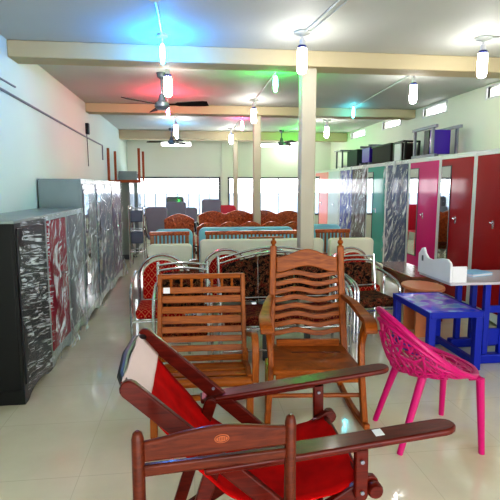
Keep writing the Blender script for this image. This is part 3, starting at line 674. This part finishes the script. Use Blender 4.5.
# inset_individual keeps the original faces as the inner ones
bmesh.ops.delete(bm, geom=inner, context='FACES')
bmesh.ops.recalc_face_normals(bm, faces=bm.faces)
me = bpy.data.meshes.new('shell'); bm.to_mesh(me); bm.free(); me.materials.append(M['pink'])
o = bpy.data.objects.new('shell', me); col.objects.link(o); o.parent = t
d = o.modifiers.new('s', 'SOLIDIFY'); d.thickness = .008; d.offset = 0
MB().tube([shell(2*PI*i/60, .0) for i in range(60)], .017, 8, True).build('rim', M['pink'], t)
MB().tube([shell(2*PI*i/60, .06) for i in range(60)], .012, 8, True).build('rim_band', M['pink'], t)
MB().lathe([(.005, .405), (.06, .405), (.075, .412), (.06, .425), (.005, .425)], (0, -.03, 0), 16).build('seat_boss', M['pink'], t)
for (x, y), q in zip(((.2, -.2), (-.2, -.2), (.16, .12), (-.16, .12)), ((.235, -.215), (-.235, -.215), (.2, .25), (-.2, .25))):
    MB().tube([(q[0], q[1], 0), ((x+q[0])/2, (y+q[1])/2, .22), (x, y, .43), (x*.8, y*.8, .425)], [.017, .02, .024, .02], 10).build('leg', M['pink'], t)
MB().tube([(.2, -.2, .425), (0, -.215, .42), (-.2, -.2, .425)], .018, 8).build('front_brace', M['pink'], t)

# ------------------------------------------------------------------ rocking chair
t = thing('rocking_chair', 'tall orange-brown wooden rocking chair with wavy ladder back', 'rocking chair', (.785, 3.0, 0), math.radians(-6))
hw = .255
def backp(x, z): k = (z-.4)/.73; return V(x*(1-.08*k), .14+.11*k+.02*math.sin(PI*k), z)
for s in (-1, 1):
    MB().ribbon([backp(s*hw, .3+.79*i/10) for i in range(11)], (1,0,0), .045, .034).build('back_post', M['rock_v'], t, bevel=.006)
    c = backp(s*hw, 1.09); MB().lathe([(.016, -.004), (.012, .008), (.021, .022), (.018, .035), (.008, .044), (.011, .052), (.003, .06)], c, 12).build('finial', M['rock'], t)
n = 24; hx = hw*.92-.02
P = [(-hx+2*hx*i/n, .045*math.sin(PI*1.0*i/n*2-PI/2)*.5-.012) for i in range(n+1)]
Q = [(hx-2*hx*i/n, .075+.055*max(0, math.sin(PI*i/n))**2.2) for i in range(n+1)]
c = backp(0, .957); MB().prism([(a, b-.02) for a, b in P] + [(a, b-.02) for a, b in Q], (0, c.y, c.z), (1,0,0), (0,.13,1), .026).build('crest_rail', M['rock'], t, bevel=.006)
for k in range(8):
    z0 = .495+.0565*k; c = backp(0, z0); ww = 2*hw*(1-.08*(z0-.4)/.73)-.03; wav = lambda u: .012*math.sin(3*PI*u-PI/2)
    lo = [(-ww/2+ww*i/n, wav(i/n)-.0175) for i in range(n+1)]; hi = [(ww/2-ww*i/n, wav(1-i/n)+.0175) for i in range(n+1)]
    MB().prism(lo+hi, (0, c.y, c.z), (1,0,0), (0,.13,1), .018).build('back_slat', M['rock'], t, bevel=.004)
# seat
MB().prism([(-.275, -.32), (.275, -.32), (.25, .17), (-.25, .17)], (0, 0, .385), (1,0,0), (0,1,0), .036).build('seat', M['rock'], t, bevel=.01)
MB().prism([(-.13, -.02), (.2, -.02), (.2, -.005), (-.13, -.005)], (0, 0, .404), (1,0,0), (0,1,0), .004).build('seat_groove', M['front'], t)
MB().bar((-.22, .13, .425), (.22, .13, .425), .03, .05).build('rear_rail', M['rock'], t, bevel=.005)
MB().box(-.255, .255, -.30, -.28, .31, .368).build('seat_apron', M['rock'], t, bevel=.005)
for s in (-1, 1):
    pts = catmull([(s*hw, .17, .74), (s*.285, .02, .73), (s*.315, -.15, .69), (s*.32, -.25, .685), (s*.315, -.31, .665), (s*.31, -.33, .63)], 6)
    MB().ribbon(pts, (1,0,0), [.04+.035*min(1, i/14) for i in range(len(pts))], .032).build('armrest', M['rock'], t, bevel=.007)
    pts = catmull([(s*.305, -.25, .675), (s*.29, -.21, .55), (s*.282, -.24, .42), (s*.29, -.255, .25), (s*.305, -.27, .04)], 6)
    MB().ribbon(pts, (1,0,0), .036, [.06-.012*math.sin(PI*i/(len(pts)-1)) for i in range(len(pts))]).build('front_leg', M['rock_v'], t, bevel=.006)
    MB().bar((s*.24, .15, .4), (s*.255, .24, .07), .036, .045).build('rear_leg', M['rock_v'], t, bevel=.006)
    pts = [(s*(.305-.05*(i/16)), -.34+.95*i/16, .018+.22*((i/16-.32)**2)) for i in range(17)]
    MB().ribbon(pts, (1,0,0), .036, .036).build('rocker', M['rock'], t, bevel=.006)
for y, zz in ((-.23, .2), (.19, .22)): MB().tube([(-.28, y, zz), (.28, y, zz)], .014, 8).build('stretcher', M['rock'], t)
for x in (-.12, 0, .12): MB().bar((x, .1, .3), (x, -.2, .3), .06, .012).build('under_slat', M['rock'], t)

# ------------------------------------------------------------------ slatted easy chair
t = thing('easy_chair', 'low golden-brown wooden easy chair with horizontal slatted back and curled arms', 'easy chair', (.055, 2.84, 0), math.radians(-2))
path = catmull([(0, -.12, .355), (0, -.02, .375), (0, .1, .35), (0, .2, .33), (0, .27, .38), (0, .32, .53), (0, .385, .73), (0, .43, .90)], 10)
L = [0]
for i in range(1, len(path)): L.append(L[-1]+(path[i]-path[i-1]).length)
def at(s):
    s = max(0, min(1, s))*L[-1]
    for i in range(1, len(L)):
        if L[i] >= s:
            k = (s-L[i-1])/(L[i]-L[i-1]); return path[i-1].lerp(path[i], k), (path[i]-path[i-1]).normalized()
    return path[-1], (path[-1]-path[-2]).normalized()
hw = .285
for s in (-1, 1):
    MB().ribbon([(s*hw, p.y, p.z) for p in path], (1,0,0), .03, .06).build('side_rail', M['easy_v'], t, bevel=.006)
def slat(s0, wdt, th=.016):
    p, d = at(s0); nn = V(1,0,0).cross(d); a = p-d*wdt/2; b = p+d*wdt/2
    return MB().add([V(x, 0, 0)+q+nn*(e*th/2)+V(0,0,0) for q in (a, b) for e in (-1, 1) for x in (-hw+.012, hw-.012)], [(0,1,3,2),(4,6,7,5),(0,4,5,1),(2,3,7,6),(0,2,6,4),(1,5,7,3)])
for s0, wd in ((.06, .04), (.13, .04), (.20, .035), (.27, .035), (.34, .035), (.405, .04), (.475, .042), (.54, .042), (.605, .045), (.675, .055), (.745, .05), (.82, .05), (.885, .045)):
    slat(s0, wd).build('slat', M['easy'], t, bevel=.004)
p, d = at(.985)
MB().bar((-hw-.012, p.y, p.z), (hw+.012, p.y, p.z), .035, .035).build('top_rail', M['easy'], t, bevel=.008)
for k in range(7):
    a, _ = at(.905); b, _ = at(.975); x = -.21+.07*k
    MB().tube([V(x,0,0)+a.lerp(b, q) for q in (0, .25, .5, .75, 1)], [.006, .012, .008, .012, .006], 8).build('spindle', M['easy'], t)
MB().tube([(-hw-.01, -.125, .345), (hw+.01, -.125, .345)], .03, 14).build('front_roll', M['easy'], t)
for s in (-1, 1):
    X0 = s*.322
    pts = catmull([(X0, .31, .50), (X0, .12, .555), (X0, -.03, .605), (X0, -.09, .585), (X0, -.12, .52), (X0, -.12, .42), (X0, -.11, .33)], 6)
    MB().ribbon(pts, (1,0,0), .042, .028).build('armrest', M['easy_v'], t, bevel=.006)
    MB().bar((s*.29, -.1, 0), (s*.29, -.1, .34), .042, .05).build('front_leg', M['easy_v'], t, bevel=.005)
    MB().bar((s*.29, .4, 0), (s*.29, .27, .4), .042, .05).build('rear_leg', M['easy_v'], t, bevel=.005)
MB().bar((-.27, -.1, .24), (.27, -.1, .24), .022, .03).build('stretcher', M['easy'], t); MB().bar((-.27, .36, .14), (.27, .36, .14), .022, .03).build('stretcher', M['easy'], t)
p, d = at(.885); nn = V(1,0,0).cross(d)
tg = MB().add([V(-.262+.045*i, 0, 0)+p+nn*.0095*(1 if nn.y < 0 else -1)+d*(.02*j) for i, j in ((0,-1),(1,-1),(1,1),(0,1))], [(0,1,2,3)]).build('price_tag', M['white'], t, smooth=0)

# ------------------------------------------------------------------ red planter chair
t = thing('deck_chair', 'reddish-brown reclining folding chair with red cloth sling and long flat arms', 'reclining chair', (0, 1.42, 0), 0)
W = .54          # local: x forward, y across (0 = near arm, W = far arm)
def rb(a, b, y, w, tk, name, m='plant'):
    P0, P1 = V(a[0], y, a[1]), V(b[0], y, b[1]); d = (P1-P0).normalized(); up = V(0,1,0).cross(d); Ln = (P1-P0).length
    poly = [(0, -tk/2), (Ln, -tk/2)] + arc(Ln, 0, tk/2, tk/2, -PI/2, PI/2, 6)[1:-1] + [(Ln, tk/2), (0, tk/2)] + arc(0, 0, tk/2, tk/2, PI/2, 3*PI/2, 6)[1:-1]
    return MB().prism(poly, P0, d, up, w).build(name, M[m], t, bevel=.005)
AD = V(.85, 0, .1).normalized(); AU = V(-AD.z, 0, AD.x)
for y, sg in ((0, 1), (W, -1)):
    if sg > 0: AD = V(.85, 0, .086).normalized(); az = .618
    else: AD = V(.85, 0, .1).normalized(); az = .598
    AU = V(-AD.z, 0, AD.x)
    br_ = rb((-.195, .888), (.70, .055), y, .028, .058, 'back_rail')
    sr = rb((.595, .495), (-.13, .045), y+sg*.031, .026, .06, 'seat_rail')
    lk = rb((.55, .635), (.553, .475), y, .024, .045, 'arm_link')
    st = rb((.07, .60), (-.09, .09), y+sg*.062, .024, .05, 'back_strut')
    for q, par in (((.085, .645), br_), ((.55, .60), lk), ((.553, .49), lk), ((.36, .35), sr)):
        MB().lathe([(.007, -.018), (.007, -.0165), (.004, .0)], (q[0], y-.002, q[1]), 10, 'y').build('bolt', M['steeltube'], par)
    MB().lathe([(.022, -.018), (.027, -.01), (.027, .01), (.022, .018)], (.602, y, .488), 14, 'y').build('knob', M['plant'], sr)
    P = [(-.02, -.04), (.3, -.045), (.745, -.043)] + arc(.78, 0, .05, .043, -PI/2, PI/2, 8) + [(.3, .045), (-.02, .04)]
    MB().prism(P, (.05, y, az), AD, (0,1,0), .022).build('armrest', M['plant'], t, bevel=.008, seg=3)
    o = V(.05, y, az)
    MB().bar(o+AD*.03-AU*.021, o+AD*.52-AU*.021, .024, .02).build('arm_batten', M['plant'], t)
AD = V(.85, 0, .086).normalized(); AU = V(-AD.z, 0, AD.x); o = V(.05, 0, .618)
MB().prism([(.55, -.01), (.58, -.01), (.58, .03), (.55, .03)], o+AU*.012, AD, (0,1,0), .002).build('price_tag', M['white'], t)
MB().tube([(-.2, .0, .878), (-.228, .08, .896), (-.238, W/2, .90), (-.228, W-.08, .896), (-.2, W, .878)], .015, 10).build('top_bar', M['blackleg'], t)
MB().tube([(.575, .02, .488), (.575, W-.02, .488)], .016, 10).build('front_bar', M['plant'], t)
MB().bar((-.10, .02, .10), (-.10, W-.02, .10), .05, .03).build('rack_bar', M['plant'], t)
MB().tube([(.5, .03, .25), (.5, W-.03, .25)], .014, 8).build('stretcher', M['plant'], t)
sl = catmull([(-.222, 0, .897), (-.148, 0, .80), (-.05, 0, .67), (.03, 0, .57), (.12, 0, .485), (.24, 0, .445), (.36, 0, .44), (.47, 0, .465), (.575, 0, .502)], 6)
def sling(k0, k1, y0, y1, off, name, m):
    k0, k1 = int(k0*(len(sl)-1)), int(k1*(len(sl)-1))
    def fn(u, v):
        q = k0+(k1-k0)*u; i = min(int(q), len(sl)-2); p = sl[i].lerp(sl[i+1], q-i); yy = y0+(y1-y0)*v
        return (p.x+off*.6, yy, p.z+off-.018*math.sin(PI*v)*math.sin(PI*q/(len(sl)-1)) + .003*math.sin(v*17+q*.7))
    return MB().sheet(fn, 2*(k1-k0), 12).build(name, M[m], t, smooth=180, solid=.006)
sling(0, 1, .03, W-.03, 0, 'sling', 'red_cloth')
sling(0, .125, .025, W-.025, .007, 'head_cover', 'white_cloth')

# ------------------------------------------------------------------ dark brown chair closest to the camera
t = thing('wooden_chair', 'dark brown wooden chair back with an oval emblem, closest to the camera', 'chair', (.060, 1.19, 0), math.radians(5.5))
hw = .205
for s in (-1, 1):
    MB().tube([(s*hw, 0, 0), (s*hw, .0, .45), (s*hw, .0, .86), (s*hw, .0, .876), (s*hw, 0, .882)], [.014, .018, .016, .012, .005], 12).build('back_post', M['front'], t)
    MB().tube([(s*(hw-.005), -.38, 0), (s*(hw-.005), -.38, .42)], .018, 12).build('front_leg', M['front'], t)
n = 16
lo = [(-hw+.012+2*(hw-.012)*i/n, .797) for i in range(n+1)]
hi = [(hw-.012-2*(hw-.012)*i/n, .852+.022*math.sin(PI*i/n)**1.5) for i in range(n+1)]
cr = MB().prism(lo+hi, (0, 0, 0), (1,0,0), (0,0,1), .018).build('crest_rail', M['front'], t, bevel=.006)
em = MB().prism([(.02*math.cos(2*PI*k/24), .012*math.sin(2*PI*k/24)) for k in range(24)], (.012, -.0095, .84), (1,0,0), (0,0,1), .003).build('emblem', paint('emblem_inlay', rgb(150, 78, 40), .6), cr)
MB().tube([(.012+.0165*math.cos(2*PI*k/24), -.0112, .84+.009*math.sin(2*PI*k/24)) for k in range(24)], .0012, 6, True).build('emblem_ring', M['front'], em)
em2 = MB()
for k in range(5): em2.bar((.003+.0045*k, -.0113, .8355), (.003+.0045*k, -.0113, .8445), .0018, .001)
em2.build('emblem_mark', M['front'], em)
MB().box(-hw+.012, hw-.012, -.011, .011, .757, .788).build('lower_rail', M['front'], t, bevel=.006)
MB().box(-hw-.01, hw+.01, -.4, -.03, .42, .445).build('seat', M['front'], t, bevel=.008)
MB().box(-hw+.015, hw-.015, -.37, -.35, .36, .42).build('apron', M['front'], t)
for s in (-1, 1): MB().bar((s*(hw-.003), -.36, .2), (s*(hw-.003), -.015, .2), .018, .025).build('stretcher', M['front'], t)

# ------------------------------------------------------------------ light, world, camera
w = bpy.data.worlds.new('World'); sc.world = w; w.use_nodes = True
bg = w.node_tree.nodes['Background']; bg.inputs[0].default_value = (.97, .98, 1, 1); 
wt = w.node_tree; tc = wt.nodes.new('ShaderNodeTexCoord'); sp = wt.nodes.new('ShaderNodeSeparateXYZ'); wt.links.new(tc.outputs['Generated'], sp.inputs[0])
mr = wt.nodes.new('ShaderNodeMapRange'); mr.inputs[1].default_value = -.3; mr.inputs[2].default_value = .6; mr.inputs[3].default_value = 5.5; mr.inputs[4].default_value = 7.5
wt.links.new(sp.outputs[1], mr.inputs[0]); wt.links.new(mr.outputs[0], bg.inputs[1])   # overcast sky, brighter over the far street
cam = bpy.data.cameras.new('Camera'); co = bpy.data.objects.new('Camera', cam); col.objects.link(co); sc.camera = co
cam.sensor_width = 36; cam.lens = 475/500*36; cam.clip_start = .02
co.location = (0, 0, 1.5); co.rotation_euler = (math.radians(90-7.55), 0, -math.radians(7.14))
sc.view_settings.view_transform = 'Standard'; sc.view_settings.exposure = .3
sc.view_settings.look = 'Medium High Contrast'
try: sc.cycles.use_denoising = True; sc.cycles.denoiser = 'OPENIMAGEDENOISE'
except Exception: pass
sc.cycles.max_bounces = 10; sc.cycles.transparent_max_bounces = 16; sc.cycles.diffuse_bounces = 5
sc.cycles.sample_clamp_indirect = 6; sc.cycles.caustics_reflective = False; sc.cycles.caustics_refractive = False
